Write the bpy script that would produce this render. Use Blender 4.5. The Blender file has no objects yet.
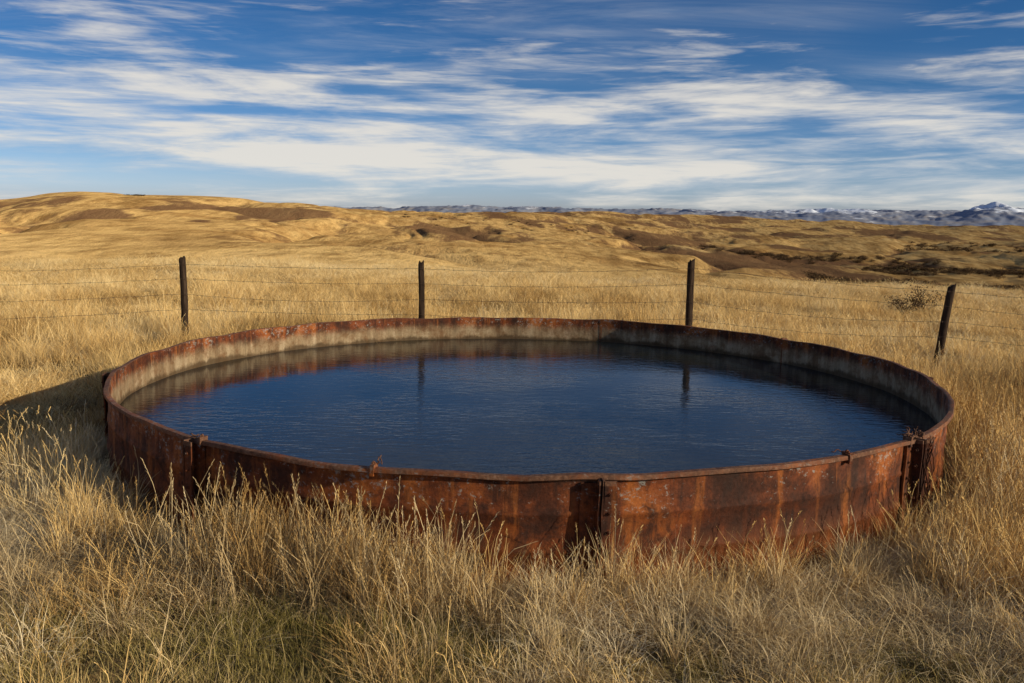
import bpy, math, numpy as np
from mathutils import Vector, Matrix, Euler
rng = np.random.default_rng(7)
scene = bpy.context.scene
scene.view_settings.view_transform = 'Standard'
scene.view_settings.look = 'None'
scene.view_settings.exposure = 0

# ---------------------------------------------------------------- helpers
def link(o, parent=None):
    scene.collection.objects.link(o)
    if parent is not None: o.parent = parent
    return o

def mesh_obj(name, verts, faces, mat=None, parent=None, smooth=False, do_link=True):
    me = bpy.data.meshes.new(name)
    me.from_pydata([tuple(v) for v in verts], [], [tuple(f) for f in faces])
    me.update()
    if smooth:
        me.polygons.foreach_set('use_smooth', [True]*len(me.polygons))
    o = bpy.data.objects.new(name, me)
    if mat:
        for m in (mat if isinstance(mat, (list, tuple)) else [mat]): me.materials.append(m)
    if do_link: link(o, parent)
    return o

class NT:
    def __init__(s, tree): s.t = tree; s.t.nodes.clear()
    def n(s, typ, props=None, **ins):
        nd = s.t.nodes.new(typ)
        for k, v in (props or {}).items(): setattr(nd, k, v)
        for k, v in ins.items():
            key = int(k[1:]) if (k[0] == 'i' and k[1:].isdigit()) else k.replace('_', ' ')
            s.set(nd, key, v)
        return nd
    def set(s, nd, key, v):
        sock = nd.inputs[key]
        if hasattr(v, 'bl_idname') and hasattr(v, 'outputs'): v = v.outputs[0]
        if isinstance(v, bpy.types.NodeSocket): s.t.links.new(v, sock)
        else: sock.default_value = v
    def math(s, op, a, b=0.0, c=None, clamp=False):
        nd = s.n('ShaderNodeMath', {'operation': op, 'use_clamp': clamp}, i0=a, i1=b)
        if c is not None: s.set(nd, 2, c)
        return nd.outputs[0]
    def mix(s, f, a, b, blend='MIX'):
        nd = s.t.nodes.new('ShaderNodeMix'); nd.data_type = 'RGBA'; nd.blend_type = blend
        s.set(nd, 0, f); s.set(nd, 6, a); s.set(nd, 7, b)
        return nd.outputs[2]
    def ramp(s, f, stops, interp='LINEAR'):
        nd = s.t.nodes.new('ShaderNodeValToRGB'); cr = nd.color_ramp; cr.interpolation = interp
        while len(cr.elements) < len(stops): cr.elements.new(0.5)
        for e, (p, c) in zip(cr.elements, stops):
            e.position = p
            e.color = (c, c, c, 1) if isinstance(c, (int, float)) else (*c, 1)
        s.set(nd, 0, f)
        return nd.outputs[0]
    def maprange(s, v, a, b, c=0.0, d=1.0, smooth=True):
        nd = s.n('ShaderNodeMapRange', {'interpolation_type': 'SMOOTHSTEP' if smooth else 'LINEAR'})
        for i, x in enumerate((v, a, b, c, d)): s.set(nd, i, x)
        return nd.outputs[0]
    def noise(s, vec, scale, detail=4, rough=0.55, dist=0.0):
        nd = s.n('ShaderNodeTexNoise', None, Vector=vec, Scale=scale, Detail=detail, Roughness=rough, Distortion=dist)
        return nd.outputs[0]
    def vmul(s, vec, m):
        nd = s.n('ShaderNodeVectorMath', {'operation': 'MULTIPLY'}, i0=vec, i1=m)
        return nd.outputs[0]

def newmat(name):
    m = bpy.data.materials.new(name); m.use_nodes = True
    return m, NT(m.node_tree)
def C(r, g, b): return (r, g, b, 1)

# ---- numpy gradient noise
_perm = np.random.default_rng(3).permutation(4096)
_ga = np.random.default_rng(4).uniform(0, 2*np.pi, 4096)
_gx, _gy = np.cos(_ga), np.sin(_ga)
def perlin(x, y):
    xi = np.floor(x).astype(np.int64); yi = np.floor(y).astype(np.int64)
    xf = x-xi; yf = y-yi
    u = xf**3*(xf*(xf*6-15)+10); v = yf**3*(yf*(yf*6-15)+10)
    def g(ix, iy, dx, dy):
        h = _perm[(_perm[ix & 4095]+iy) & 4095]
        return _gx[h]*dx+_gy[h]*dy
    a = g(xi, yi, xf, yf); b = g(xi+1, yi, xf-1, yf)
    c = g(xi, yi+1, xf, yf-1); d = g(xi+1, yi+1, xf-1, yf-1)
    return ((a+(b-a)*u)+((c+(d-c)*u)-(a+(b-a)*u))*v)*1.5
def fbm(x, y, o=4, gain=0.5):
    s = 0; a = 1
    for i in range(o):
        s = s+a*perlin(x*2**i+17.3*i, y*2**i-9.1*i); a *= gain
    return s

# ---------------------------------------------------------------- camera
H = 2.0
F = 870.0
cam_d = bpy.data.cameras.new('camera'); cam = bpy.data.objects.new('camera', cam_d); link(cam)
cam_d.sensor_width = 36; cam_d.lens = F/1024*36
cam_d.clip_start = 0.05; cam_d.clip_end = 40000
cam.matrix_world = Matrix.Translation((0, 0, H)) @ Matrix.Rotation(math.radians(90-8.27), 4, 'X') @ Matrix.Rotation(math.radians(1.0), 4, 'Z')
scene.camera = cam

# ---------------------------------------------------------------- sun + sky
sdir = Vector((0.92, -0.40, 0)).normalized()
elev = math.radians(18.5)
sv = Vector((sdir.x*math.cos(elev), sdir.y*math.cos(elev), math.sin(elev)))
sun_d = bpy.data.lights.new('sun', 'SUN'); sun_d.energy = 5.0; sun_d.angle = math.radians(0.5); sun_d.color = (1.0, 0.86, 0.62)
sun = bpy.data.objects.new('sun', sun_d); link(sun)
sun.rotation_euler = sv.to_track_quat('Z', 'Y').to_euler(); sun.location = (20, -12, 12)

world = bpy.data.worlds.new('World'); scene.world = world; world.use_nodes = True
W = NT(world.node_tree)
sky = W.n('ShaderNodeTexSky', {'sky_type': 'NISHITA', 'sun_disc': False, 'sun_elevation': elev,
          'sun_rotation': math.atan2(sdir.x, sdir.y), 'air_density': 1.0, 'dust_density': 0.6, 'ozone_density': 2.5})
tc = W.n('ShaderNodeTexCoord').outputs['Generated']
sep = W.n('ShaderNodeSeparateXYZ', None, Vector=tc)
X, Y, Z = sep.outputs
tint = W.ramp(W.math('MULTIPLY', Z, 2.0, clamp=True), [(0.0, (0.50, 0.56, 0.86)), (0.05, (0.42, 0.52, 0.84)), (0.12, (0.26, 0.37, 0.62)), (0.28, (0.112, 0.235, 0.41)), (0.5, (0.075, 0.195, 0.345)), (1.0, (0.13, 0.26, 0.42))])
skyc = W.vmul(W.mix(1.0, sky.outputs[0], tint, 'MULTIPLY'), (2, 2, 2))
az = W.math('ARCTAN2', X, Y)
v1 = W.n('ShaderNodeCombineXYZ', None, X=W.math('MULTIPLY', az, 3.6), Y=W.math('ADD', W.math('MULTIPLY', Z, 26.0), W.math('MULTIPLY', az, 0.6)), Z=5.2)
n1 = W.noise(v1, 1.0, 7, 0.58, 0.35)
v3 = W.n('ShaderNodeCombineXYZ', None, X=W.math('MULTIPLY', az, 7.0), Y=W.math('ADD', W.math('MULTIPLY', Z, 85.0), W.math('MULTIPLY', az, -2.5)), Z=1.1)
n3 = W.noise(v3, 1.0, 5, 0.62, 0.6)
env1 = W.ramp(W.math('MULTIPLY', Z, 3.0, clamp=True), [(0.0, 0.30), (0.05, 0.42), (0.11, 0.66), (0.34, 0.60), (0.50, 0.26), (0.70, 0.12), (1.0, 0.12)])
c1 = W.maprange(W.math('ADD', W.math('ADD', n1, W.math('MULTIPLY', env1, 0.42)), W.math('MULTIPLY', W.math('SUBTRACT', n3, 0.5), 0.42)), 0.57, 0.90)
zz = W.math('ADD', W.math('MAXIMUM', Z, 0.0), 0.10)
px = W.math('DIVIDE', X, zz); py = W.math('DIVIDE', Y, zz)
v2 = W.n('ShaderNodeCombineXYZ', None, X=px, Y=py, Z=0.0)
mp = W.n('ShaderNodeMapping', None, Vector=v2); mp.inputs['Rotation'].default_value = (0, 0, math.radians(28)); mp.inputs['Scale'].default_value = (0.55, 2.1, 1)
mp.inputs['Location'].default_value = (1.3, 0.4, 0)
n2 = W.noise(mp, 0.8, 8, 0.64, 0.9)
n2b = W.noise(v2, 0.55, 2, 0.5, 0.3)
c2 = W.math('MULTIPLY', W.maprange(n2, 0.38, 0.84), W.maprange(n2b, 0.36, 0.62))
c2 = W.math('MULTIPLY', c2, W.maprange(Z, 0.05, 0.13))
cl = W.math('MAXIMUM', W.math('MULTIPLY', c1, 0.90), W.math('MULTIPLY', c2, 0.80), clamp=True)
ccol = W.ramp(W.math('ADD', n1, W.math('MULTIPLY', W.math('SUBTRACT', n3, 0.5), 0.4)), [(0.32, (0.48, 0.56, 0.66)), (0.58, (0.80, 0.76, 0.69))])
final = W.mix(cl, skyc, W.vmul(ccol, (10, 10, 10)))
bg = W.n('ShaderNodeBackground', None, Color=final, Strength=0.1)
out = W.n('ShaderNodeOutputWorld'); W.t.links.new(bg.outputs[0], out.inputs[0])

# ---------------------------------------------------------------- terrain
AZ = np.array([-180, -90, -50, -31, -26, -16, -9, 0, 9, 18, 27, 34, 60, 90, 180], float)
RR = np.array([1, 12, 20, 30, 45, 65, 100, 200, 300, 450, 650, 950, 1500, 2200, 3500, 5000, 8000, 14000], float)
def row(v):
    l, r = v[0], v[-1]
    e = (l+r)/2
    return [e, l, l]+list(v)+[r, r, r, e]
TB = np.array([row(v) for v in [
 [0]*8, [0]*8,
 [0, 0, 0, 0, 0, -.05, -.1, -.15],
 [-.15, -.15, -.2, -.3, -.35, -.42, -.42, -.42],
 [-.60, -.60, -.62, -.84, -1.12, -1.25, -1.25, -1.15],
 [-2.1, -2.1, -2.1, -2.5, -3.1, -3.4, -3.5, -3.4],
 [-5, -5, -5, -5.6, -6.7, -7.3, -7.3, -7.3],
 [-10, -10, -10.5, -11.5, -13, -15, -16, -16],
 [-13, -13, -13, -14, -16.5, -19, -20.5, -20.5],
 [-10, -9.5, -11, -13, -18, -24, -27, -28],
 [-2, 0, -3, -8, -17, -26, -31, -34],
 [12.5, 19, 13.5, 1.5, -13, -25, -33, -38],
 [-5, -5, -3, 6, 5, -17, -27, -36],
 [-20, -20, -15, -8, 2, -7, -18, -30],
 [-22, -22, -18, -12, 0, 4, -6, -20],
 [-30, -30, -30, -25, -20, -14, -16, -24],
 [-60]*8, [-90]*8]])
def hermite(xk, Yk, x):
    d = np.zeros_like(Yk)
    h = np.diff(xk); s = np.diff(Yk, axis=-1)/h
    d[..., 1:-1] = np.where(s[..., 1:]*s[..., :-1] > 0, 2*s[..., 1:]*s[..., :-1]/(s[..., 1:]+s[..., :-1]+1e-12*np.sign(s[..., 1:])), 0)
    i = np.clip(np.searchsorted(xk, x)-1, 0, len(xk)-2)
    t = (x-xk[i])/h[i]
    h00 = 2*t**3-3*t**2+1; h10 = t**3-2*t**2+t; h01 = -2*t**3+3*t**2; h11 = t**3-t**2
    return i, t, h[i], h00, h10, h01, h11, d
LR = np.log(RR)
def gully(x, y):
    wx = x+30*fbm(x/120+1, y/120+2, 3); wy = y+30*fbm(x/130+9, y/120+5, 3)
    g1 = np.clip(1-np.abs(fbm(wx/190+3.3, wy/420+5, 2, 0.45))*2.6, 0, 1)**1.3
    g2 = np.clip(1-np.abs(fbm(wx/60+8.3, wy/150+1, 2, 0.5))*2.6, 0, 1)**1.3
    return g1, g2
def ground(x, y):
    shp = np.shape(x); x = np.ravel(x).astype(float); y = np.ravel(y).astype(float)
    r = np.clip(np.hypot(x, y), 1.001, 13999); a = np.degrees(np.arctan2(x, y))
    i, t, h, h00, h10, h01, h11, d = hermite(AZ, TB, a)
    rowv = (TB[:, i]*h00+d[:, i]*h*h10+TB[:, i+1]*h01+d[:, i+1]*h*h11).T
    lr = np.log(r)
    i, t, h, h00, h10, h01, h11, d = hermite(LR, rowv, lr)
    ar = np.arange(len(x))
    z = rowv[ar, i]*h00+d[ar, i]*h*h10+rowv[ar, i+1]*h01+d[ar, i+1]*h*h11
    z += 0.035*fbm(x*0.7, y*0.7, 3)*np.clip((r-2)/3, 0, 1)*np.clip(60/r, 0, 1)
    far = np.clip((r-240)/350, 0, 1)
    right = 1/(1+np.exp(-(a-4)/3))
    z += far*np.clip(r, 0, 2500)*(0.0035*fbm(x/420, y/420+8, 3, 0.4)+(0.0034+0.0024*right)*fbm(x/560+4, y/150+2, 3, 0.45))
    g1, g2 = gully(x, y)
    z -= far*(10.5*g1+2.8*g2*np.clip(fbm(x/300, y/300, 2)+0.6, 0, 1))*np.clip(1.5-r/2600, 0.5, 1)*np.clip(1.35-np.clip(z+8, 0, 100)/24, 0.25, 1)
    z += far*np.clip((r-1300)/1200, 0, 1)*13*fbm(x/600, y/280+3, 4)
    return z.reshape(shp)

azs = np.concatenate([np.linspace(-180, -42, 80)[:-1], np.linspace(-42, 42, 860), np.linspace(42, 180, 80)[1:-1]])
rs = np.concatenate([np.linspace(0.4, 12, 40), np.geomspace(12.3, 160, 90), np.geomspace(165, 1700, 280), np.geomspace(1720, 14000, 120)])
A, R_ = np.meshgrid(np.radians(azs), rs)
GX, GY = R_*np.sin(A), R_*np.cos(A)
GZ = ground(GX, GY)
nr, na = GX.shape
V = np.stack([GX.ravel(), GY.ravel(), GZ.ravel()], 1)
V = np.vstack([V, [[0, 0, 0]]])
idx = np.arange(nr*na).reshape(nr, na)
nxt = np.roll(idx, -1, axis=1)
quads = np.stack([idx[:-1].ravel(), idx[1:].ravel(), nxt[1:].ravel(), nxt[:-1].ravel()], 1)[:, ::-1]
me = bpy.data.meshes.new('ground')
tri = np.stack([np.full(na, nr*na), nxt[0], idx[0]], 1)
nv = len(V); nl = quads.size+tri.size
me.vertices.add(nv); me.vertices.foreach_set('co', V.astype(np.float32).ravel())
me.loops.add(nl); me.loops.foreach_set('vertex_index', np.concatenate([quads.ravel(), tri.ravel()]).astype(np.int32))
me.polygons.add(len(quads)+len(tri))
ls = np.concatenate([np.arange(len(quads))*4, quads.size+np.arange(len(tri))*3]).astype(np.int32)
me.polygons.foreach_set('loop_start', ls)
me.update(calc_edges=True); me.validate()
me.polygons.foreach_set('use_smooth', np.ones(len(me.polygons), bool))
xx, yy = V[:, 0], V[:, 1]; rr = np.hypot(xx, yy); aa = np.degrees(np.arctan2(xx, yy))
def reg(a0, a1, r0, r1, sa=3, sr=0.15):
    l = np.log(np.maximum(rr, 1))
    return (1/(1+np.exp(-(aa-a0)/sa*3)))*(1/(1+np.exp((aa-a1)/sa*3)))*(1/(1+np.exp(-(l-np.log(r0))/sr*3)))*(1/(1+np.exp((l-np.log(r1))/sr*3)))
g1, g2 = gully(xx, yy)
nz = fbm(xx/90+40, yy/230, 4)
nz2 = fbm(xx/25+4, yy/60+9, 3)
scr = np.clip(nz*1.5+nz2*0.5+g1*0.8+0.02, 0, 1)*(1.0*reg(-29, -10, 600, 860, 3, 0.1)+0.35*reg(-40, 0, 400, 1000)+1.0*reg(-8, 9, 760, 1450))
nzf = fbm(xx/160+11, yy/300+7, 5)
scr += np.clip(nzf*1.9+g1*0.8+0.02, 0, 1)*(0.95*reg(6, 36, 480, 1500, 3, 0.12)+0.85*reg(-2, 36, 1700, 4500))
scr = np.clip(scr, 0, 1)
at = me.attributes.new('scrub', 'FLOAT', 'POINT'); at.data.foreach_set('value', scr.astype(np.float32))
hil = np.clip((rr-200)/300, 0, 1)
at = me.attributes.new('hill', 'FLOAT', 'POINT'); at.data.foreach_set('value', hil.astype(np.float32))
g_ob = bpy.data.objects.new('ground', me); link(g_ob)

m, T = newmat('prairie_ground')
pos = T.n('ShaderNodeNewGeometry').outputs['Position']
nA = T.noise(T.vmul(pos, (0.008, 0.0040, 0.0)), 1.0, 8, 0.66, 0.5)
nB = T.noise(T.vmul(pos, (0.10, 0.030, 0.1)), 1.0, 6, 0.75)
nC = T.noise(pos, 1.1, 4, 0.7)
nD = T.noise(pos, 14, 2, 0.7)
fieldc = T.ramp(nA, [(0.30, (0.58, 0.38, 0.15)), (0.46, (0.76, 0.52, 0.21)), (0.60, (0.84, 0.60, 0.27)), (0.75, (0.70, 0.48, 0.20))])
hillc = T.ramp(nA, [(0.30, (0.22, 0.12, 0.045)), (0.42, (0.42, 0.25, 0.09)), (0.50, (0.66, 0.43, 0.165)), (0.57, (0.46, 0.275, 0.10)), (0.66, (0.72, 0.50, 0.21)), (0.76, (0.42, 0.25, 0.09))])
hil_n = T.n('ShaderNodeAttribute', {'attribute_name': 'hill'}).outputs['Fac']
c = T.mix(hil_n, fieldc, hillc)
c = T.mix(T.maprange(nB, 0.42, 0.64, 0, 0.8), c, T.mix(1.0, c, C(0.50, 0.45, 0.40), 'MULTIPLY'))
c = T.mix(T.maprange(nC, 0.45, 0.8, 0, 0.45), c, T.mix(1.0, c, C(0.5, 0.45, 0.4), 'MULTIPLY'))
sc = T.n('ShaderNodeAttribute', {'attribute_name': 'scrub'}).outputs['Fac']
scn = T.maprange(T.math('ADD', sc, T.math('MULTIPLY', T.math('SUBTRACT', nB, 0.5), 1.7)), 0.12, 0.66)
scc = T.ramp(nC, [(0.3, (0.085, 0.050, 0.030)), (0.6, (0.19, 0.100, 0.052)), (0.8, (0.13, 0.09, 0.040))])
c = T.mix(T.math('MULTIPLY', scn, 0.88), c, scc)
dist = T.n('ShaderNodeVectorMath', {'operation': 'LENGTH'}, i0=pos).outputs['Value']
soil = T.ramp(nD, [(0.3, (0.08, 0.052, 0.025)), (0.55, (0.19, 0.13, 0.06)), (0.8, (0.36, 0.26, 0.12))])
c = T.mix(T.maprange(dist, 10, 30, 1, 0), c, soil)
bp = T.n('ShaderNodeBump', None, Strength=0.9, Distance=0.5, Height=T.math('ADD', nC, T.math('MULTIPLY', nB, 7.0)))
b = T.n('ShaderNodeBsdfDiffuse', None, Color=c, Roughness=1.0, Normal=bp)
T.t.links.new(b.outputs[0], T.n('ShaderNodeOutputMaterial').inputs[0])
me.materials.append(m)

# ---------------------------------------------------------------- distant mountains
maz = np.linspace(-60, 60, 1500); mr = np.linspace(8200, 11500, 90)
A, R_ = np.meshgrid(np.radians(maz), mr); MX, MY = R_*np.sin(A), R_*np.cos(A)
envk = np.array([[-60, 20], [-20, 40], [-8, 60], [-3, 98], [-1, 84], [3, 98], [6, 80], [10, 98], [13, 84], [16, 92], [20, 122], [24, 108], [27, 124], [28.6, 205], [30, 160], [32, 130], [45, 60], [60, 40]], float)
env = np.interp(np.degrees(A), envk[:, 0], envk[:, 1])
tr = (R_-8200)/3300
prof = np.clip(np.minimum(tr/0.45, (1-tr)/0.35), 0, 1)**0.8
rid = 1-np.abs(fbm(MX/520, MY/800, 5, 0.55))
MZ = -95+(env+95)*prof*(0.76+0.28*rid)+11*fbm(MX/190, MY/260, 4, 0.55)*prof
V = np.stack([MX.ravel(), MY.ravel(), MZ.ravel()], 1); nr2, na2 = MX.shape
idx = np.arange(nr2*na2).reshape(nr2, na2)
q = np.stack([idx[:-1, :-1].ravel(), idx[:-1, 1:].ravel(), idx[1:, 1:].ravel(), idx[1:, :-1].ravel()], 1)
m, T = newmat('hazed_mountain_rock_snow')
geo = T.n('ShaderNodeNewGeometry'); pos = geo.outputs['Position']
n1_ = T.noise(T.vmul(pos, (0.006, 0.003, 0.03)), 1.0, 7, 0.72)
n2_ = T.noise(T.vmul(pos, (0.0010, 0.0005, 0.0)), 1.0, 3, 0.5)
c = T.ramp(n1_, [(0.3, (0.15, 0.19, 0.28)), (0.5, (0.23, 0.25, 0.31)), (0.7, (0.36, 0.31, 0.26))])  # distance haze painted into the rock as a blue-grey base colour
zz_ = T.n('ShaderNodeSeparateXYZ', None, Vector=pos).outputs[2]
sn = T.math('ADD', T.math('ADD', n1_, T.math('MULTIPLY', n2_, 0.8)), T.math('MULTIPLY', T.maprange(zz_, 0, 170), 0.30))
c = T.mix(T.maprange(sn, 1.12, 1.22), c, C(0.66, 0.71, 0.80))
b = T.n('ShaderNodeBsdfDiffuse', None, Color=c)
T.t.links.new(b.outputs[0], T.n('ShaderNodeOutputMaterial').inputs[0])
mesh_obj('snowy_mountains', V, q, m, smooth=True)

# ---------------------------------------------------------------- tank
TCX, TCY, TR, TH = 0.13, 8.0, 3.55, 0.65
WZ = 0.36
def wob(th): return 0.010*np.sin(3*th+1)+0.006*np.sin(7*th+2)+0.004*np.sin(16*th)
seams = np.radians([-35, 5.5, 43, 83, 123, 163, 203, 243, 284])
def P(th, r, z):
    return (TCX+r*math.sin(th), TCY-r*math.cos(th), z)

def rust(name, inner=False):
    m, T = newmat(name)
    tco = T.n('ShaderNodeTexCoord').outputs['Object']
    s3 = T.n('ShaderNodeSeparateXYZ', None, Vector=tco)
    big = T.noise(tco, 1.8, 7, 0.66, 0.5)
    med = T.noise(tco, 7.0, 8, 0.7, 0.3)
    fine = T.noise(tco, 42.0, 6, 0.75)
    stre = T.noise(T.vmul(tco, (9.0, 9.0, 0.9)), 1.0, 6, 0.65)
    c = T.ramp(big, [(0.30, (0.034, 0.015, 0.010)), (0.42, (0.090, 0.027, 0.012)), (0.52, (0.20, 0.052, 0.015)), (0.68, (0.40, 0.125, 0.028))])
    c = T.mix(T.maprange(med, 0.44, 0.62, 0, 0.85), c, C(0.050, 0.023, 0.016))
    c = T.mix(T.maprange(stre, 0.52, 0.68, 0, 0.6), c, C(0.42, 0.135, 0.030))
    c = T.mix(T.maprange(stre, 0.48, 0.34, 0, 0.75), c, C(0.032, 0.017, 0.013))
    c = T.mix(T.maprange(fine, 0.35, 0.7, 0, 0.7), c, T.mix(1.0, c, C(0.4, 0.36, 0.34), 'MULTIPLY'))
    fl = T.noise(T.vmul(tco, (24, 24, 32)), 1.0, 6, 0.82)
    topm = T.maprange(s3.outputs[2], 0.20, 0.62)
    flm = T.maprange(T.math('ADD', fl, T.math('MULTIPLY', T.math('MULTIPLY', topm, T.maprange(big, 0.35, 0.6)), 0.12)), 0.655, 0.70)
    c = T.mix(T.math('MULTIPLY', flm, 0.65), c, C(0.28, 0.29, 0.27))
    if inner:
        wl = T.math('ADD', s3.outputs[2], T.math('MULTIPLY', T.math('SUBTRACT', T.noise(T.vmul(tco, (3, 3, 1.5)), 1.0, 7, 0.75), 0.5), 0.24))
        band = T.maprange(wl, 0.59, 0.47)
        mc = T.ramp(stre, [(0.3, (0.15, 0.10, 0.055)), (0.5, (0.31, 0.23, 0.135)), (0.75, (0.52, 0.42, 0.28))])
        mc = T.mix(T.maprange(med, 0.42, 0.66, 0, 0.75), mc, C(0.17, 0.085, 0.038))
        mc = T.mix(T.maprange(fine, 0.4, 0.7, 0, 0.5), mc, T.mix(1.0, mc, C(0.45, 0.4, 0.35), 'MULTIPLY'))
        c = T.mix(T.math('MULTIPLY', band, 0.92), c, mc)
        wet = T.maprange(wl, 0.425, 0.375)
        c = T.mix(T.math('MULTIPLY', wet, 0.85), c, C(0.060, 0.036, 0.017))
    else:
        low = T.maprange(T.math('ADD', s3.outputs[2], T.math('MULTIPLY', big, 0.25)), 0.45, 0.12)
        c = T.mix(T.math('MULTIPLY', low, 0.55), c, C(0.33, 0.098, 0.021))
        lip = T.maprange(s3.outputs[2], 0.612, 0.618)
        lip_catchlight = T.ramp(fine, [(0.35, (0.07, 0.035, 0.022)), (0.55, (0.17, 0.085, 0.05)), (0.75, (0.34, 0.22, 0.15))])  # light caught by the rim, painted as lighter brown on the lip
        c = T.mix(T.math('MULTIPLY', lip, T.maprange(med, 0.35, 0.6, 0.25, 0.9)), c, lip_catchlight)
    hh = T.math('ADD', T.math('MULTIPLY', fine, 0.5), med)
    bp = T.n('ShaderNodeBump', None, Strength=0.6, Distance=0.012, Height=hh)
    b = T.n('ShaderNodeBsdfPrincipled', None, Base_Color=c, Roughness=T.maprange(med, 0.3, 0.7, 0.6, 0.95), Normal=bp, Metallic=0.0)
    b.inputs['Specular IOR Level'].default_value = 0.15
    T.t.links.new(b.outputs[0], T.n('ShaderNodeOutputMaterial').inputs[0])
    return m
rust_o, rust_i = rust('rusted_steel_outside'), rust('rusted_steel_inside', True)

tank = bpy.data.objects.new('steel_stock_tank', None); link(tank)
prof = [(0, -0.12), (0, 0.10), (0.0, 0.20), (0.007, 0.212), (0.007, 0.226), (0, 0.238), (0, 0.41), (0.007, 0.422), (0.007, 0.436), (0, 0.448),
        (0, 0.618), (0.026, 0.621), (0.031, 0.625), (0.031, 0.644), (0.028, 0.649), (-0.004, 0.650), (-0.009, 0.646), (-0.009, 0.60), (-0.009, 0.36), (-0.009, -0.12)]
NSEG = 540
vs, fs, mi = [], [], []
for i in range(NSEG):
    th = 2*math.pi*i/NSEG
    k = np.searchsorted(np.sort(np.mod(seams, 2*np.pi)), th)
    lap = 0.003 if k % 2 else -0.001
    for (dr, z) in prof:
        dent = 0.014*float(perlin(np.array(th*3.1+5), np.array(z*2.5)))+0.008*float(perlin(np.array(th*11), np.array(z*5+4)))
        sag = (0.006*math.sin(5*th+0.7)+0.005*math.sin(23*th)+0.008*float(perlin(np.array(th*9), np.array(3.3))))*max(0, z/TH)
        vs.append(P(th, TR+dr+float(wob(th))+lap+dent, z+sag))
npf = len(prof)
for i in range(NSEG):
    j = (i+1) % NSEG
    for p in range(npf-1):
        fs.append((i*npf+p, j*npf+p, j*npf+p+1, i*npf+p+1)); mi.append(1 if p >= 16 else 0)
wall = mesh_obj('curved_wall', vs, fs, [rust_o, rust_i], tank, smooth=True)
wall.data.polygons.foreach_set('material_index', mi)
wall.data.set_sharp_from_angle(angle=math.radians(40))

def box_part(th, r0, r1, w0, w1, z0, z1, nseg=8, seed=0):
    ct, st = math.cos(th), math.sin(th)
    rad = Vector((st, -ct, 0)); tan = Vector((ct, st, 0)); o = Vector((TCX, TCY, 0))
    vv, ff = [], []
    for k in range(nseg+1):
        z = z0+(z1-z0)*k/nseg
        wv = 0.003*math.sin(k*1.7+seed); rv = 0.003*math.cos(k*1.1+seed*2)
        for (r, w) in ((r0, w0), (r1+rv, w0), (r1+rv, w1), (r0, w1)):
            p = o+rad*r+tan*(w+wv); vv.append((p.x, p.y, z))
    for k in range(nseg):
        for e in range(4):
            a = k*4+e; b_ = k*4+(e+1) % 4
            ff.append((a, b_, b_+4, a+4))
    ff.append((3, 2, 1, 0)); n0 = nseg*4; ff.append((n0, n0+1, n0+2, n0+3))
    return vv, ff
def hexbolt(th, r, w, z, rad_=0.013, h=0.012, axis='tan', sgn=1):
    ct, st = math.cos(th), math.sin(th)
    rad = Vector((st, -ct, 0)); tan = Vector((ct, st, 0)); up = Vector((0, 0, 1)); o = Vector((TCX, TCY, z))+rad*r+tan*w
    ax, e1 = (tan*sgn, rad) if axis == 'tan' else (rad*sgn, tan)
    vv, ff = [], []
    for (l, rs_) in ((0, rad_), (h, rad_), (h, rad_*0.45), (h*2.1, rad_*0.45)):
        for k in range(6):
            a = k*math.pi/3+z*7
            vv.append(tuple(o+ax*l+(e1*math.cos(a)+up*math.sin(a))*rs_))
    for l in range(3):
        for k in range(6): ff.append((l*6+k, l*6+(k+1) % 6, l*6+6+(k+1) % 6, l*6+6+k))
    ff.append(tuple(range(18, 24)))
    return vv, ff
def merge(parts):
    V_, F_ = [], []
    for v, f in parts:
        o = len(V_); V_ += v; F_ += [tuple(a+o for a in q_) for q_ in f]
    return V_, F_
for si, th in enumerate(seams):
    th = float(th); Rw = TR+float(wob(th))
    parts = [box_part(th, Rw-0.002, Rw+0.088, 0.004, 0.014, -0.1, 0.645, seed=si),
             box_part(th, Rw-0.002, Rw+0.080, -0.014, -0.004, -0.1, 0.638, seed=si+.3),
             box_part(th, Rw+0.078, Rw+0.088, 0.0145, 0.078, -0.1, 0.640, seed=si+.7),
             box_part(th, Rw+0.004, Rw+0.020, 0.0145, 0.10, -0.1, 0.612, seed=si+.1),
             box_part(th, Rw+0.004, Rw+0.020, -0.10, -0.0145, -0.1, 0.612, seed=si+.2)]
    mesh_obj('seam_flange_%d' % (si+1), *merge(parts), rust_o, tank)
    bl = []
    for k in range(6):
        z = 0.05+k*0.104
        bl.append(hexbolt(th, Rw+0.089, 0.046, z, 0.010, 0.007, 'rad')); bl.append(hexbolt(th, Rw+0.050, -0.015, z+0.004, sgn=-1))
        bl.append(hexbolt(th, Rw+0.0205, -0.068, z+0.03, 0.010, 0.007, 'rad'))
    mesh_obj('seam_bolts_%d' % (si+1), *merge(bl), rust_o, tank)

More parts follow.
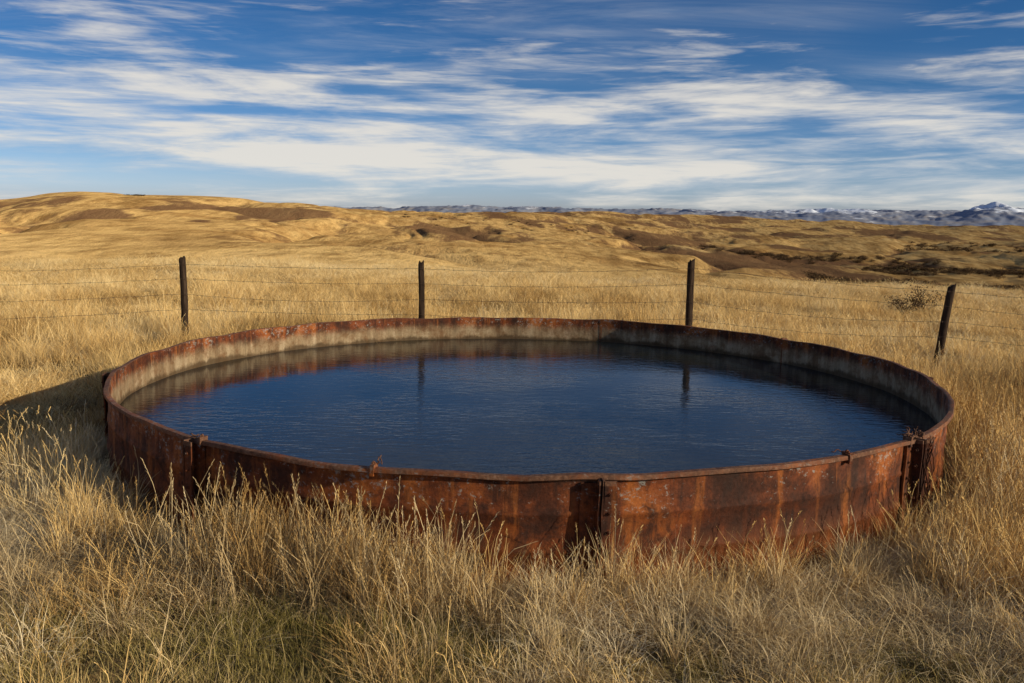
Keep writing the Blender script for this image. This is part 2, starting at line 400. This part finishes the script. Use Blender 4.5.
def tube(pts, rad, nside=6):
    vv, ff = [], []; pts = [Vector(p) for p in pts]
    for i, p in enumerate(pts):
        d = (pts[min(i+1, len(pts)-1)]-pts[max(i-1, 0)]).normalized()
        a = d.cross(Vector((0.13, 0.2, 1))).normalized() if abs(d.z) < 0.95 else d.cross(Vector((1, 0, 0))).normalized()
        b_ = d.cross(a)
        r = rad[i] if hasattr(rad, '__len__') else rad
        for k in range(nside):
            t = 2*math.pi*k/nside
            vv.append(tuple(p+(a*math.cos(t)+b_*math.sin(t))*r))
    for i in range(len(pts)-1):
        for k in range(nside):
            ff.append((i*nside+k, i*nside+(k+1) % nside, (i+1)*nside+(k+1) % nside, (i+1)*nside+k))
    ff.append(tuple(range(nside))[::-1]); ff.append(tuple(range((len(pts)-1)*nside, len(pts)*nside)))
    return vv, ff
parts = []
for thd in (-33.6, -14, 31, 41.8, 44.5):
    th = math.radians(thd); Rw = TR+float(wob(th))
    parts.append(box_part(th, Rw-0.016, Rw+0.042, -0.010, 0.012, 0.60, 0.664, 2, thd))
    parts.append(hexbolt(th, Rw+0.008, 0.0, 0.668, 0.011, 0.010, 'rad'))
mesh_obj('rim_clamps', *merge(parts), rust_o, tank)
parts = []
r2 = np.random.default_rng(5)
for cdeg, n in ((43, 16), (-34, 3), (-13.5, 2), (31, 2)):
    for k in range(n):
        th = math.radians(cdeg+r2.normal()*0.5); Rw = TR+float(wob(th))
        p = Vector(P(th, Rw+r2.uniform(-0.03, 0.05), 0.655)); dirv = Vector((r2.normal(), r2.normal(), abs(r2.normal())*0.3)).normalized()
        pts = []
        for s in range(9):
            pts.append(tuple(p)); p = p+dirv*0.011
            dirv = (dirv+Vector((r2.normal(), r2.normal(), r2.normal()-0.3))*0.5).normalized()
            if p.z < 0.652: p.z = 0.655
        parts.append(tube(pts, 0.0033, 5))
    if cdeg == 43:
        for k in range(5):
            th0 = math.radians(43.3+k*0.25)
            pts = [P(th0+0.002*math.sin(s*2+k), TR+0.11+0.02*math.sin(s*1.3+k), 0.66-0.07*s) for s in range(9)]
            parts.append(tube(pts, 0.004, 5))
mesh_obj('twisted_wire', *merge(parts), rust_o, tank, smooth=True)

# water
m, T = newmat('tank_water')
pos = T.n('ShaderNodeNewGeometry').outputs['Position']
mpw = T.n('ShaderNodeMapping', None, Vector=pos); mpw.inputs['Rotation'].default_value = (0, 0, math.radians(-12)); mpw.inputs['Scale'].default_value = (6.0, 14.0, 1)
w1 = T.noise(mpw, 1.0, 4, 0.55, 0.6)
mpx = T.n('ShaderNodeMapping', None, Vector=pos); mpx.inputs['Rotation'].default_value = (0, 0, math.radians(24)); mpx.inputs['Scale'].default_value = (9.0, 24.0, 1)
w2 = T.noise(mpx, 1.0, 2, 0.5, 0.4)
calm = T.maprange(T.noise(pos, 0.55, 3, 0.5), 0.36, 0.62, 0.25, 1.0)
hh = T.math('MULTIPLY', T.math('ADD', w1, T.math('MULTIPLY', w2, 0.5)), calm)
bp = T.n('ShaderNodeBump', None, Strength=0.36, Distance=0.0105, Height=hh)
alg = T.maprange(T.noise(T.vmul(pos, (1.2, 1.2, 1)), 1.0, 4, 0.6), 0.45, 0.75)
wc = T.mix(alg, C(0.008, 0.013, 0.018), C(0.020, 0.020, 0.012))
b = T.n('ShaderNodeBsdfPrincipled', None, Base_Color=wc, Roughness=0.025, IOR=1.333, Normal=bp)
T.t.links.new(b.outputs[0], T.n('ShaderNodeOutputMaterial').inputs[0])
vs = [(TCX, TCY, WZ)]
for i in range(360):
    th = 2*math.pi*i/360
    vs.append(P(th, TR-0.004+float(wob(th))-0.002, WZ))
mesh_obj('water', vs, [(0, 1+i, 1+(i+1) % 360) for i in range(360)], m)

# ---------------------------------------------------------------- fence
m, T = newmat('weathered_post_wood')
tco = T.n('ShaderNodeTexCoord').outputs['Object']
g = T.noise(T.vmul(tco, (34, 34, 2.5)), 1.0, 6, 0.7)
c = T.ramp(g, [(0.3, (0.012, 0.008, 0.006)), (0.55, (0.042, 0.027, 0.018)), (0.8, (0.13, 0.088, 0.058))])
bp = T.n('ShaderNodeBump', None, Strength=0.8, Distance=0.01, Height=g)
b = T.n('ShaderNodeBsdfPrincipled', None, Base_Color=c, Roughness=0.95, Normal=bp)
b.inputs['Specular IOR Level'].default_value = 0.1
T.t.links.new(b.outputs[0], T.n('ShaderNodeOutputMaterial').inputs[0]); wood = m
m, T = newmat('rusty_wire')
b = T.n('ShaderNodeBsdfPrincipled', None, Base_Color=C(0.10, 0.065, 0.045), Roughness=0.7, Metallic=0.3)
T.t.links.new(b.outputs[0], T.n('ShaderNodeOutputMaterial').inputs[0]); wiremat = m

def gz(x, y): return float(ground(np.array([x]), np.array([y]))[0])
def post(name, x, y, h, r, lean, seed, parent):
    z0 = gz(x, y)
    rr_ = np.random.default_rng(seed); vv, ff = [], []; nsd, nl_ = 14, 14
    prof_ = 1+0.10*rr_.normal(size=nsd)
    for k in range(nl_+1):
        t = k/nl_; z = z0-0.3+(h+0.3)*t
        ox = lean[0]*(z-z0)+0.008*math.sin(t*5+seed); oy = lean[1]*(z-z0)+0.006*math.cos(t*4+seed)
        rk = r*(1.06-0.12*t)
        for s in range(nsd):
            a = 2*math.pi*s/nsd
            zz2 = z+(0.014*rr_.normal()+0.018*math.cos(a) if k == nl_ else 0)
            q_ = rk*prof_[s]*(1+0.03*rr_.normal())
            vv.append((x+ox+q_*math.cos(a), y+oy+q_*math.sin(a), zz2))
    for k in range(nl_):
        for s in range(nsd): ff.append((k*nsd+s, k*nsd+(s+1) % nsd, (k+1)*nsd+(s+1) % nsd, (k+1)*nsd+s))
    t0 = nl_*nsd; vv.append((x+lean[0]*h, y+lean[1]*h, z0+h-0.01))
    for s in range(nsd): ff.append((t0+s, t0+(s+1) % nsd, len(vv)-1))
    mesh_obj(name, vv, ff, wood, parent, smooth=True)
    return z0
fence = bpy.data.objects.new('barbed_wire_fence', None); link(fence)
posts = [(-17.3, 6.0, 1.3, .055, (0.02, 0)), (-12.9, 8.6, 1.3, .055, (-0.03, 0)), (-8.8, 11.0, 1.3, .055, (0.02, 0)), (-4.93, 13.0, 1.27, .052, (-0.012, 0.0)), (-1.36, 12.9, 1.29, .045, (0.0, 0.0)),
         (2.52, 12.4, 1.37, .047, (0.012, 0.0)), (5.78, 11.7, 1.15, .054, (0.13, 0.03)), (8.9, 9.6, 1.25, .055, (0.04, 0)), (12.2, 6.8, 1.3, .055, (-0.03, 0)), (15.9, 3.4, 1.3, .055, (0, 0))]
zs = [post('post_%d' % (i+1), *p[:4], p[4], i+1, fence) for i, p in enumerate(posts)]
wp = []
r3 = np.random.default_rng(11)
for wi, hf in enumerate((0.93, 0.76, 0.58, 0.40)):
    for i in range(len(posts)-1):
        a, b_ = posts[i], posts[i+1]
        pa = Vector((a[0]+a[4][0]*a[2]*hf, a[1]-0.05, zs[i]+a[2]*hf)); pb = Vector((b_[0]+b_[4][0]*b_[2]*hf, b_[1]-0.05, zs[i+1]+b_[2]*hf))
        sag = 0.02+0.06*r3.random(); n = 24; pts = []
        for k in range(n+1):
            t = k/n; p = pa.lerp(pb, t); p.z -= sag*4*t*(1-t)+0.005*math.sin(k*2.1+wi); pts.append(tuple(p))
        wp.append(tube(pts, 0.0020, 4))
        L = (pb-pa).length; nb = int(L/0.14)
        for k in range(nb):
            t = (k+0.5)/nb; p = pa.lerp(pb, t); p.z -= sag*4*t*(1-t)
            for q_ in range(2):
                d = Vector((r3.normal()*.5, r3.normal(), r3.normal())).normalized()*0.017
                wp.append(tube([tuple(p-d), tuple(p+d)], 0.0018, 3))
mesh_obj('barbed_wire', *merge(wp), wiremat, fence)

# ---------------------------------------------------------------- grass
def grass_mat(name, stops, rootdark=0.75):
    m, T = newmat(name)
    rnd = T.n('ShaderNodeAttribute', {'attribute_name': 'rnd'}).outputs['Fac']
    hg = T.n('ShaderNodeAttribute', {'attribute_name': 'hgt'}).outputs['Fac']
    tone = T.n('ShaderNodeAttribute', {'attribute_name': 'tone', 'attribute_type': 'INSTANCER'}).outputs['Fac']
    f = T.math('ADD', T.math('MULTIPLY', rnd, 0.5), tone, clamp=True)
    c = T.ramp(f, stops)
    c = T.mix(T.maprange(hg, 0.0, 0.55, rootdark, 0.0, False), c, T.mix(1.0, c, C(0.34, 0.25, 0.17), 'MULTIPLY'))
    d = T.n('ShaderNodeBsdfDiffuse', None, Color=c)
    T.t.links.new(d.outputs[0], T.n('ShaderNodeOutputMaterial').inputs[0])
    return m
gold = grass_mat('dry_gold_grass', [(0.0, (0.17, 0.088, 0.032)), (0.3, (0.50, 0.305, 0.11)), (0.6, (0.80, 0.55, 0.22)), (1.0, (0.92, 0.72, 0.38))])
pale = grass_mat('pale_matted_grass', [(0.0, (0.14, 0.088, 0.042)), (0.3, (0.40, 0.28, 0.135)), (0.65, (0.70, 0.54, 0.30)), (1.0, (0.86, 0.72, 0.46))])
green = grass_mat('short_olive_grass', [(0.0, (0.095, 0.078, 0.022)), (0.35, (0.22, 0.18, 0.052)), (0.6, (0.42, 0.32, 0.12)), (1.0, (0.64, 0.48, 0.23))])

def blades(r, n, L0, L1, spread, lean, curl, w, seg=4, off=(0, 0)):
    ang = r.uniform(0, 2*np.pi, n); rad = np.abs(r.normal(0, spread, n))
    bx, by = rad*np.cos(ang)+off[0], rad*np.sin(ang)+off[1]
    phi = ang+r.normal(0, 1.1, n)
    L = r.uniform(L0, L1, n)
    t0 = np.abs(r.normal(0, lean, n)); cu = np.abs(r.normal(curl, curl*0.5, n))
    wd = w*r.uniform(0.6, 1.3, n); tw = phi+np.pi/2+r.normal(0, 0.9, n)
    wob_ = r.normal(0, 0.25, n)
    vs_, fs_, rn, hg = [], [], [], []
    rv = r.random(n)
    for i in range(n):
        x, y, z = bx[i], by[i], -0.02; o = len(vs_); ds = L[i]/seg; ph = phi[i]
        for s in range(seg+1):
            t = s/seg
            if s < seg:
                ww = wd[i]*(1-0.75*t)*0.5
                dx, dy = math.cos(tw[i])*ww, math.sin(tw[i])*ww
                vs_.append((x-dx, y-dy, z)); vs_.append((x+dx, y+dy, z)); rn += [rv[i]]*2; hg += [t, t]
            else:
                vs_.append((x, y, z)); rn.append(rv[i]); hg.append(1.0)
            a = t0[i]+cu[i]*(t+0.5/seg)**1.3
            x += math.sin(a)*math.cos(ph)*ds; y += math.sin(a)*math.sin(ph)*ds; z += math.cos(a)*ds
            if z < 0.008: z = 0.008+0.01*rv[i]
            ph += wob_[i]
        for s in range(seg-1):
            fs_.append((o+2*s, o+2*s+1, o+2*s+3, o+2*s+2))
        fs_.append((o+2*seg-2, o+2*seg-1, o+2*seg))
    return vs_, fs_, rn, hg
def stalks(r, n, L0, L1, spread, lean, off=(0, 0)):
    vs_, fs_, rn, hg = [], [], [], []
    for i in range(n):
        L = r.uniform(L0, L1); a0 = abs(r.normal(0, lean)); ph = r.uniform(0, 6.28); rv = 0.2+0.6*r.random()
        x, y, z = r.normal(0, spread)+off[0], r.normal(0, spread)+off[1], -0.02; pts = []
        seg = 5
        for s in range(seg+1):
            pts.append(Vector((x, y, z))); a = a0+0.5*(s/seg)**2*abs(r.normal(1, .4)); ds = L/seg
            x += math.sin(a)*math.cos(ph)*ds; y += math.sin(a)*math.sin(ph)*ds; z += math.cos(a)*ds
        v_, f_ = tube(pts, [0.0015]*(seg)+[0.0008], 3)
        o = len(vs_); vs_ += v_; fs_ += [tuple(q_+o for q_ in f) for f in f_]; rn += [rv]*len(v_); hg += [0.6]*len(v_)
        top = pts[-1]; d = (pts[-1]-pts[-2]).normalized(); pl = r.uniform(0.05, 0.11)
        for k in range(10):
            t = k/10; b0 = top-d*(pl*(1-t)); aa_ = r.uniform(0, 6.28); sp = 0.014*(1-0.6*t)
            e = Vector((math.cos(aa_)*sp, math.sin(aa_)*sp, 0))+d*0.020
            sd = Vector((-math.sin(aa_), math.cos(aa_), 0))*0.0022
            o = len(vs_)
            vs_ += [tuple(b0), tuple(b0+e*0.6+sd), tuple(b0+e), tuple(b0+e*0.6-sd)]; fs_.append((o, o+1, o+2, o+3)); rn += [rv*0.8]*4; hg += [0.8]*4
    return vs_, fs_, rn, hg
src = bpy.data.collections.new('grass_tufts')
def tuft(name, sets, mat):
    V_, F_, R2, H2 = [], [], [], []
    for v, f, a, h in sets:
        o = len(V_); V_ += v; F_ += [tuple(q_+o for q_ in x) for x in f]; R2 += a; H2 += h
    o = mesh_obj(name, V_, F_, mat, do_link=False, smooth=False)
    for nm, dat in (('rnd', R2), ('hgt', H2)):
        at_ = o.data.attributes.new(nm, 'FLOAT', 'POINT'); at_.data.foreach_set('value', dat)
    src.objects.link(o)
    return o
r = np.random.default_rng(21); k = 0
def offs(n, R):
    out = []
    for i in range(n):
        a = r.uniform(0, 6.28); q_ = R*math.sqrt(r.random()); out.append((q_*math.cos(a), q_*math.sin(a)))
    return out
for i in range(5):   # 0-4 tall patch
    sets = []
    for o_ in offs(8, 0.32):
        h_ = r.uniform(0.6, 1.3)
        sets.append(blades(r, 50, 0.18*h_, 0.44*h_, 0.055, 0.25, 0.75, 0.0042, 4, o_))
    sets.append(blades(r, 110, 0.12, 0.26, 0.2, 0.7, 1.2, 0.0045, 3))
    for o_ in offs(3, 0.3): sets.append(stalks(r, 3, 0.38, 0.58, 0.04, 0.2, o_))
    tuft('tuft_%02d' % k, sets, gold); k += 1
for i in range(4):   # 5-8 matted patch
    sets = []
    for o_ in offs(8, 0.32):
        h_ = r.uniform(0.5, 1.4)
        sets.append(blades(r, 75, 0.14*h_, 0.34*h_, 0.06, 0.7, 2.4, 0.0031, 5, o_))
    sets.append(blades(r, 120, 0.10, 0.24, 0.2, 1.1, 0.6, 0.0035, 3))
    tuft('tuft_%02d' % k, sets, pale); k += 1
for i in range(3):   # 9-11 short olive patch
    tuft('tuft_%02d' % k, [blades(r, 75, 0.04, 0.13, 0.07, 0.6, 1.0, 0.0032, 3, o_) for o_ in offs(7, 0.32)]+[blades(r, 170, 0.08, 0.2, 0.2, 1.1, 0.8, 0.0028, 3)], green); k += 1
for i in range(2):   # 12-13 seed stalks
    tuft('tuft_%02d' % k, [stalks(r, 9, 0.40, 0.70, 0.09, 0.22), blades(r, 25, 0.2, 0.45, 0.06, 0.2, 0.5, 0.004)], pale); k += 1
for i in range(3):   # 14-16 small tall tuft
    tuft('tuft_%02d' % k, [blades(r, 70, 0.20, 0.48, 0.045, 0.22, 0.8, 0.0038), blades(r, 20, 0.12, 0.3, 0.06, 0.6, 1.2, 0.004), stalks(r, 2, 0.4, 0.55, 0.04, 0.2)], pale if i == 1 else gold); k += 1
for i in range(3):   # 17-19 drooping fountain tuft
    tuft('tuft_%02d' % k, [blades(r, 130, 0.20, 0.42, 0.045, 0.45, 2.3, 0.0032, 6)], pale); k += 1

PX, PY, SX, SZ, ID, TN = [], [], [], [], [], []
def addp(x, y, sx, sz, id_, tone):
    PX.append(x); PY.append(y); SX.append(sx); SZ.append(sz); ID.append(id_); TN.append(tone)
def sample(r0, r1, dens, amin, amax):
    n = int(dens*0.5*math.radians(amax-amin)*(r1*r1-r0*r0))
    rr_ = np.sqrt(rng.uniform(r0*r0, r1*r1, n)); a = np.radians(rng.uniform(amin, amax, n))
    x, y = rr_*np.sin(a), rr_*np.cos(a)
    return x, y, rr_, np.hypot(x-TCX, y-TCY)
def tonef(x, y, n, rr_):
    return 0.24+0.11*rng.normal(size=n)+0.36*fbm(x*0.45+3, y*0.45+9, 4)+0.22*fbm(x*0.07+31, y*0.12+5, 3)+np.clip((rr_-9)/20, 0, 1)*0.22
# grass shortened left of the tank so the tank's cast shadow shows
def lowered_grass(x, y):
    return np.exp(-(((x+4.5)/0.95)**2+((y-8.0)/1.7)**2))
def scatter(r0, r1, dens, amin, amax, scl, wscl):
    x, y, rr_, dt = sample(r0, r1, dens, amin, amax)
    near0 = (rr_ < 7.2) & (y > -1)
    keep = (dt > TR+0.44) & ((~near0) | (fbm(x*1.3+50, y*1.3, 2)+0.35*rng.normal(size=len(x)) > -0.45))
    x, y, dt, rr_ = x[keep], y[keep], dt[keep], rr_[keep]; n = len(x)
    hn = fbm(x*0.45+2, y*0.45+7, 3); hn2 = fbm(x*1.7+20, y*1.7+3, 2)
    u = rng.random(n); near = (rr_ < 7.0) & (y > -1)
    id_ = rng.integers(0, 5, n)
    ptall = np.clip(0.06+0.7*hn, 0.0, 0.45)+np.where(x > 2.5, 0.4, 0)
    id_ = np.where(near & (u > ptall), rng.integers(5, 9, n), id_)
    short = near & (rr_ < 4.28+0.5*hn2+0.4*hn) & (rng.random(n) < 0.85) & (np.abs(x) < 2.8)
    id_ = np.where(short, rng.integers(9, 12, n), id_)
    id_ = np.where((~near) & (rng.random(n) < 0.22), rng.integers(5, 9, n), id_)
    s = scl*np.clip(1+0.65*hn+0.5*hn2, 0.35, 1.8)*rng.uniform(0.7, 1.25, n)
    s = np.where(near & (id_ < 5), s*0.74, s)
    s = np.where((rr_ < 4.6) & (id_ < 5), s*0.65, s)
    s = s*(1-0.62*lowered_grass(x, y))
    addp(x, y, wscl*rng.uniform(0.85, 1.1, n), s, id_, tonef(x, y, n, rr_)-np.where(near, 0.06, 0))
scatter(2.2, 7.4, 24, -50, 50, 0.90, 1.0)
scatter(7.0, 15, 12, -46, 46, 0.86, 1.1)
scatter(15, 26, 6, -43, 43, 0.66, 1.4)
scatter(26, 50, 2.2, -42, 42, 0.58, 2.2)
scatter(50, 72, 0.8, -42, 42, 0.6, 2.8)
scatter(0.5, 12, 4, 50, 310, 0.8, 1.5)
scatter(12, 30, 0.8, 46, 314, 0.85, 2.2)
def ring(n, d0, d1, a0, a1, ids, s0, s1):
    th = np.radians(rng.uniform(a0, a1, n)); d = TR+rng.uniform(d0, d1, n)
    x, y = TCX+d*np.sin(th), TCY-d*np.cos(th)
    addp(x, y, rng.uniform(0.8, 1.1, n), rng.uniform(s0, s1, n)*(1-0.45*lowered_grass(x, y)), rng.choice(ids, n), tonef(x, y, n, np.hypot(x, y))-0.02)
ring(900, 0.13, 0.46, -180, 180, [17, 18, 19, 14], 0.4, 0.95)
ring(85, 0.12, 0.5, -29, -6, [14, 15, 16, 17], 0.75, 1.3)
ring(70, 0.13, 0.7, -75, -37, [14, 15, 16, 17], 0.5, 1.1)
ring(130, 0.13, 0.8, 45, 95, [14, 15, 16, 14], 0.75, 1.3)
ring(28, 0.15, 0.6, -29, -6, [12, 13], 0.7, 1.1)
ring(20, 0.15, 0.9, 46, 90, [12, 13], 0.6, 1.0)
ring(8, 0.15, 0.9, -70, -38, [12, 13], 0.6, 0.9)
ring(60, 0.15, 0.8, -5, 40, [17, 18, 19, 15], 0.65, 1.1)
ring(14, 0.13, 0.4, -1, 14, [15, 16, 12], 0.6, 0.95)
x, y, rr_, dt = sample(3.5, 7.2, 9.0, -42, 42); kp = (dt > TR+0.3) & ((rr_ > 4.25) | (np.abs(x) > 2.0) | (rng.random(len(x)) < 0.2)); x, y, rr_ = x[kp], y[kp], rr_[kp]; n = len(x)
addp(x, y, rng.uniform(0.9, 1.3, n), rng.uniform(0.6, 1.1, n)*np.where(rr_ < 4.1, 0.6, 1)*(1-0.5*lowered_grass(x, y)), rng.choice([17, 18, 19], n), tonef(x, y, n, rr_)+0.03)
x, y, rr_, dt = sample(3.8, 16, 2.2, -42, 42); kp = (dt > TR+0.3) & (lowered_grass(x, y) < 0.3); x, y, rr_ = x[kp], y[kp], rr_[kp]; n = len(x)
addp(x, y, np.ones(n), rng.uniform(0.45, 0.85, n)*np.where(rr_ < 6, 0.7, 1.1), rng.choice([12, 13, 14], n), tonef(x, y, n, rr_))
x, y, sx, sz, ii, tn = map(np.concatenate, (PX, PY, SX, SZ, ID, TN))
z = ground(x, y)
n = len(x); print('TUFTS', n)
me = bpy.data.meshes.new('dry_grass'); me.vertices.add(n)
me.vertices.foreach_set('co', np.stack([x, y, z], 1).astype(np.float32).ravel())
rot = np.stack([rng.normal(0, 0.06, n), rng.normal(0, 0.06, n), rng.uniform(0, 6.283, n)], 1)
a_ = me.attributes.new('rot', 'FLOAT_VECTOR', 'POINT'); a_.data.foreach_set('vector', rot.astype(np.float32).ravel())
a_ = me.attributes.new('scl', 'FLOAT_VECTOR', 'POINT'); a_.data.foreach_set('vector', np.stack([sx, sx, sz], 1).astype(np.float32).ravel())
a_ = me.attributes.new('idx', 'INT', 'POINT'); a_.data.foreach_set('value', ii.astype(np.int32))
a_ = me.attributes.new('tone', 'FLOAT', 'POINT'); a_.data.foreach_set('value', np.clip(tn, 0, 0.8).astype(np.float32))
me.update()
grass = bpy.data.objects.new('dry_grass', me); link(grass)

def instancer(ob, coll):
    ng = bpy.data.node_groups.new(ob.name+'_scatter', 'GeometryNodeTree')
    ng.interface.new_socket('Geometry', in_out='INPUT', socket_type='NodeSocketGeometry')
    ng.interface.new_socket('Geometry', in_out='OUTPUT', socket_type='NodeSocketGeometry')
    N, Lk = ng.nodes, ng.links
    gi = N.new('NodeGroupInput'); go = N.new('NodeGroupOutput')
    ci = N.new('GeometryNodeCollectionInfo'); ci.inputs['Collection'].default_value = coll
    ci.inputs['Separate Children'].default_value = True; ci.inputs['Reset Children'].default_value = True
    ip = N.new('GeometryNodeInstanceOnPoints'); ip.inputs['Pick Instance'].default_value = True
    def na_(nm, dt):
        q_ = N.new('GeometryNodeInputNamedAttribute'); q_.data_type = dt; q_.inputs['Name'].default_value = nm; return q_.outputs[0]
    e2r = N.new('FunctionNodeEulerToRotation')
    Lk.new(na_('rot', 'FLOAT_VECTOR'), e2r.inputs[0]); Lk.new(e2r.outputs[0], ip.inputs['Rotation'])
    Lk.new(na_('scl', 'FLOAT_VECTOR'), ip.inputs['Scale']); Lk.new(na_('idx', 'INT'), ip.inputs['Instance Index'])
    Lk.new(gi.outputs[0], ip.inputs['Points']); Lk.new(ci.outputs[0], ip.inputs['Instance']); Lk.new(ip.outputs[0], go.inputs[0])
    md = ob.modifiers.new('scatter', 'NODES'); md.node_group = ng
instancer(grass, src)

# ---------------------------------------------------------------- shrubs and distant trees
m, T = newmat('bare_brush')
rnd = T.n('ShaderNodeAttribute', {'attribute_name': 'rnd'}).outputs['Fac']
c = T.ramp(rnd, [(0.0, (0.03, 0.02, 0.012)), (0.5, (0.10, 0.06, 0.035)), (1.0, (0.17, 0.11, 0.05))])
b = T.n('ShaderNodeBsdfDiffuse', None, Color=c)
T.t.links.new(b.outputs[0], T.n('ShaderNodeOutputMaterial').inputs[0]); brushm = m
def brush_mesh(name, seed, wide=1.0, n=260, leaf=0.09, dolink=False):
    r = np.random.default_rng(seed); vs_, fs_, rn = [], [], []
    for k in range(9):
        a = r.uniform(0, 6.28); e = r.uniform(0.2, 0.9); p = Vector((0, 0, 0)); pts = [tuple(p)]
        d = Vector((math.cos(a)*e*wide, math.sin(a)*e*wide, 1)).normalized()
        for s in range(4):
            p = p+d*0.24; d = (d+Vector((r.normal(), r.normal(), r.normal()))*0.2).normalized(); pts.append(tuple(p))
        v_, f_ = tube(pts, [0.03, 0.024, 0.018, 0.012, 0.006], 4); o = len(vs_); vs_ += v_; fs_ += [tuple(q_+o for q_ in f) for f in f_]; rn += [0.1]*len(v_)
    cent = [(r.normal(0, .32*wide), r.normal(0, .32*wide), r.uniform(.35, .95), r.uniform(.12, .28)) for _ in range(11)]
    for k in range(n):
        c0 = cent[r.integers(0, 11)]; p = Vector((c0[0]+r.normal(0, c0[3]), c0[1]+r.normal(0, c0[3]), max(0.05, c0[2]+r.normal(0, c0[3]*.8))))
        u_ = Vector(r.normal(size=3)).normalized()*leaf; v2_ = u_.cross(Vector(r.normal(size=3))).normalized()*leaf*0.35
        o = len(vs_); vs_ += [tuple(p-u_), tuple(p+v2_), tuple(p+u_), tuple(p-v2_)]; fs_.append((o, o+1, o+2, o+3)); rn += [float(r.random())]*4
    o = mesh_obj(name, vs_, fs_, brushm, do_link=dolink)
    at_ = o.data.attributes.new('rnd', 'FLOAT', 'POINT'); at_.data.foreach_set('value', rn)
    return o
for (x0, y0, s, sd) in ((9.9, 21.0, 0.60, 1), (9.2, 20.4, 0.45, 2)):
    o = brush_mesh('shrub', sd, 1.2, 420, 0.06, True); o.location = (x0, y0, gz(x0, y0)-0.02); o.scale = (s, s, s)
tsrc = bpy.data.collections.new('tree_clumps')
for i in range(4):
    o = brush_mesh('clump_%d' % i, 30+i, 1.2, 220, 0.13); tsrc.objects.link(o)
X_, Y_, S_ = [], [], []
def belt(a0, r0, a1, r1, n, wid, s0, s1):
    t = rng.random(n); a = np.radians(a0+(a1-a0)*t+rng.normal(0, .25, n)); r_ = (r0+(r1-r0)*t)*(1+rng.normal(0, wid, n))
    X_.append(r_*np.sin(a)); Y_.append(r_*np.cos(a)); S_.append(rng.uniform(s0, s1, n))
belt(19, 640, 33, 580, 320, 0.03, 2.0, 4.0)
belt(22, 800, 34, 760, 180, 0.02, 2.0, 4.0)
belt(12, 900, 26, 1000, 130, 0.02, 2.0, 4.0)
belt(24, 1500, 34, 1400, 110, 0.04, 3, 6)
belt(-24.8, 940, -23.0, 940, 40, 0.004, 1.2, 2.4)
belt(-8, 1050, 8, 1150, 60, 0.06, 1.2, 2.2)
x = np.concatenate(X_); y = np.concatenate(Y_); s = np.concatenate(S_); n = len(x)
me = bpy.data.meshes.new('distant_trees'); me.vertices.add(n)
me.vertices.foreach_set('co', np.stack([x, y, ground(x, y)-0.2], 1).astype(np.float32).ravel())
a_ = me.attributes.new('rot', 'FLOAT_VECTOR', 'POINT'); a_.data.foreach_set('vector', np.stack([x*0, x*0, rng.uniform(0, 6.28, n)], 1).astype(np.float32).ravel())
a_ = me.attributes.new('scl', 'FLOAT_VECTOR', 'POINT'); a_.data.foreach_set('vector', np.stack([s*1.5, s*1.5, s*0.8], 1).astype(np.float32).ravel())
a_ = me.attributes.new('idx', 'INT', 'POINT'); a_.data.foreach_set('value', rng.integers(0, 4, n).astype(np.int32))
me.update(); dt = bpy.data.objects.new('distant_trees', me); link(dt)
instancer(dt, tsrc)
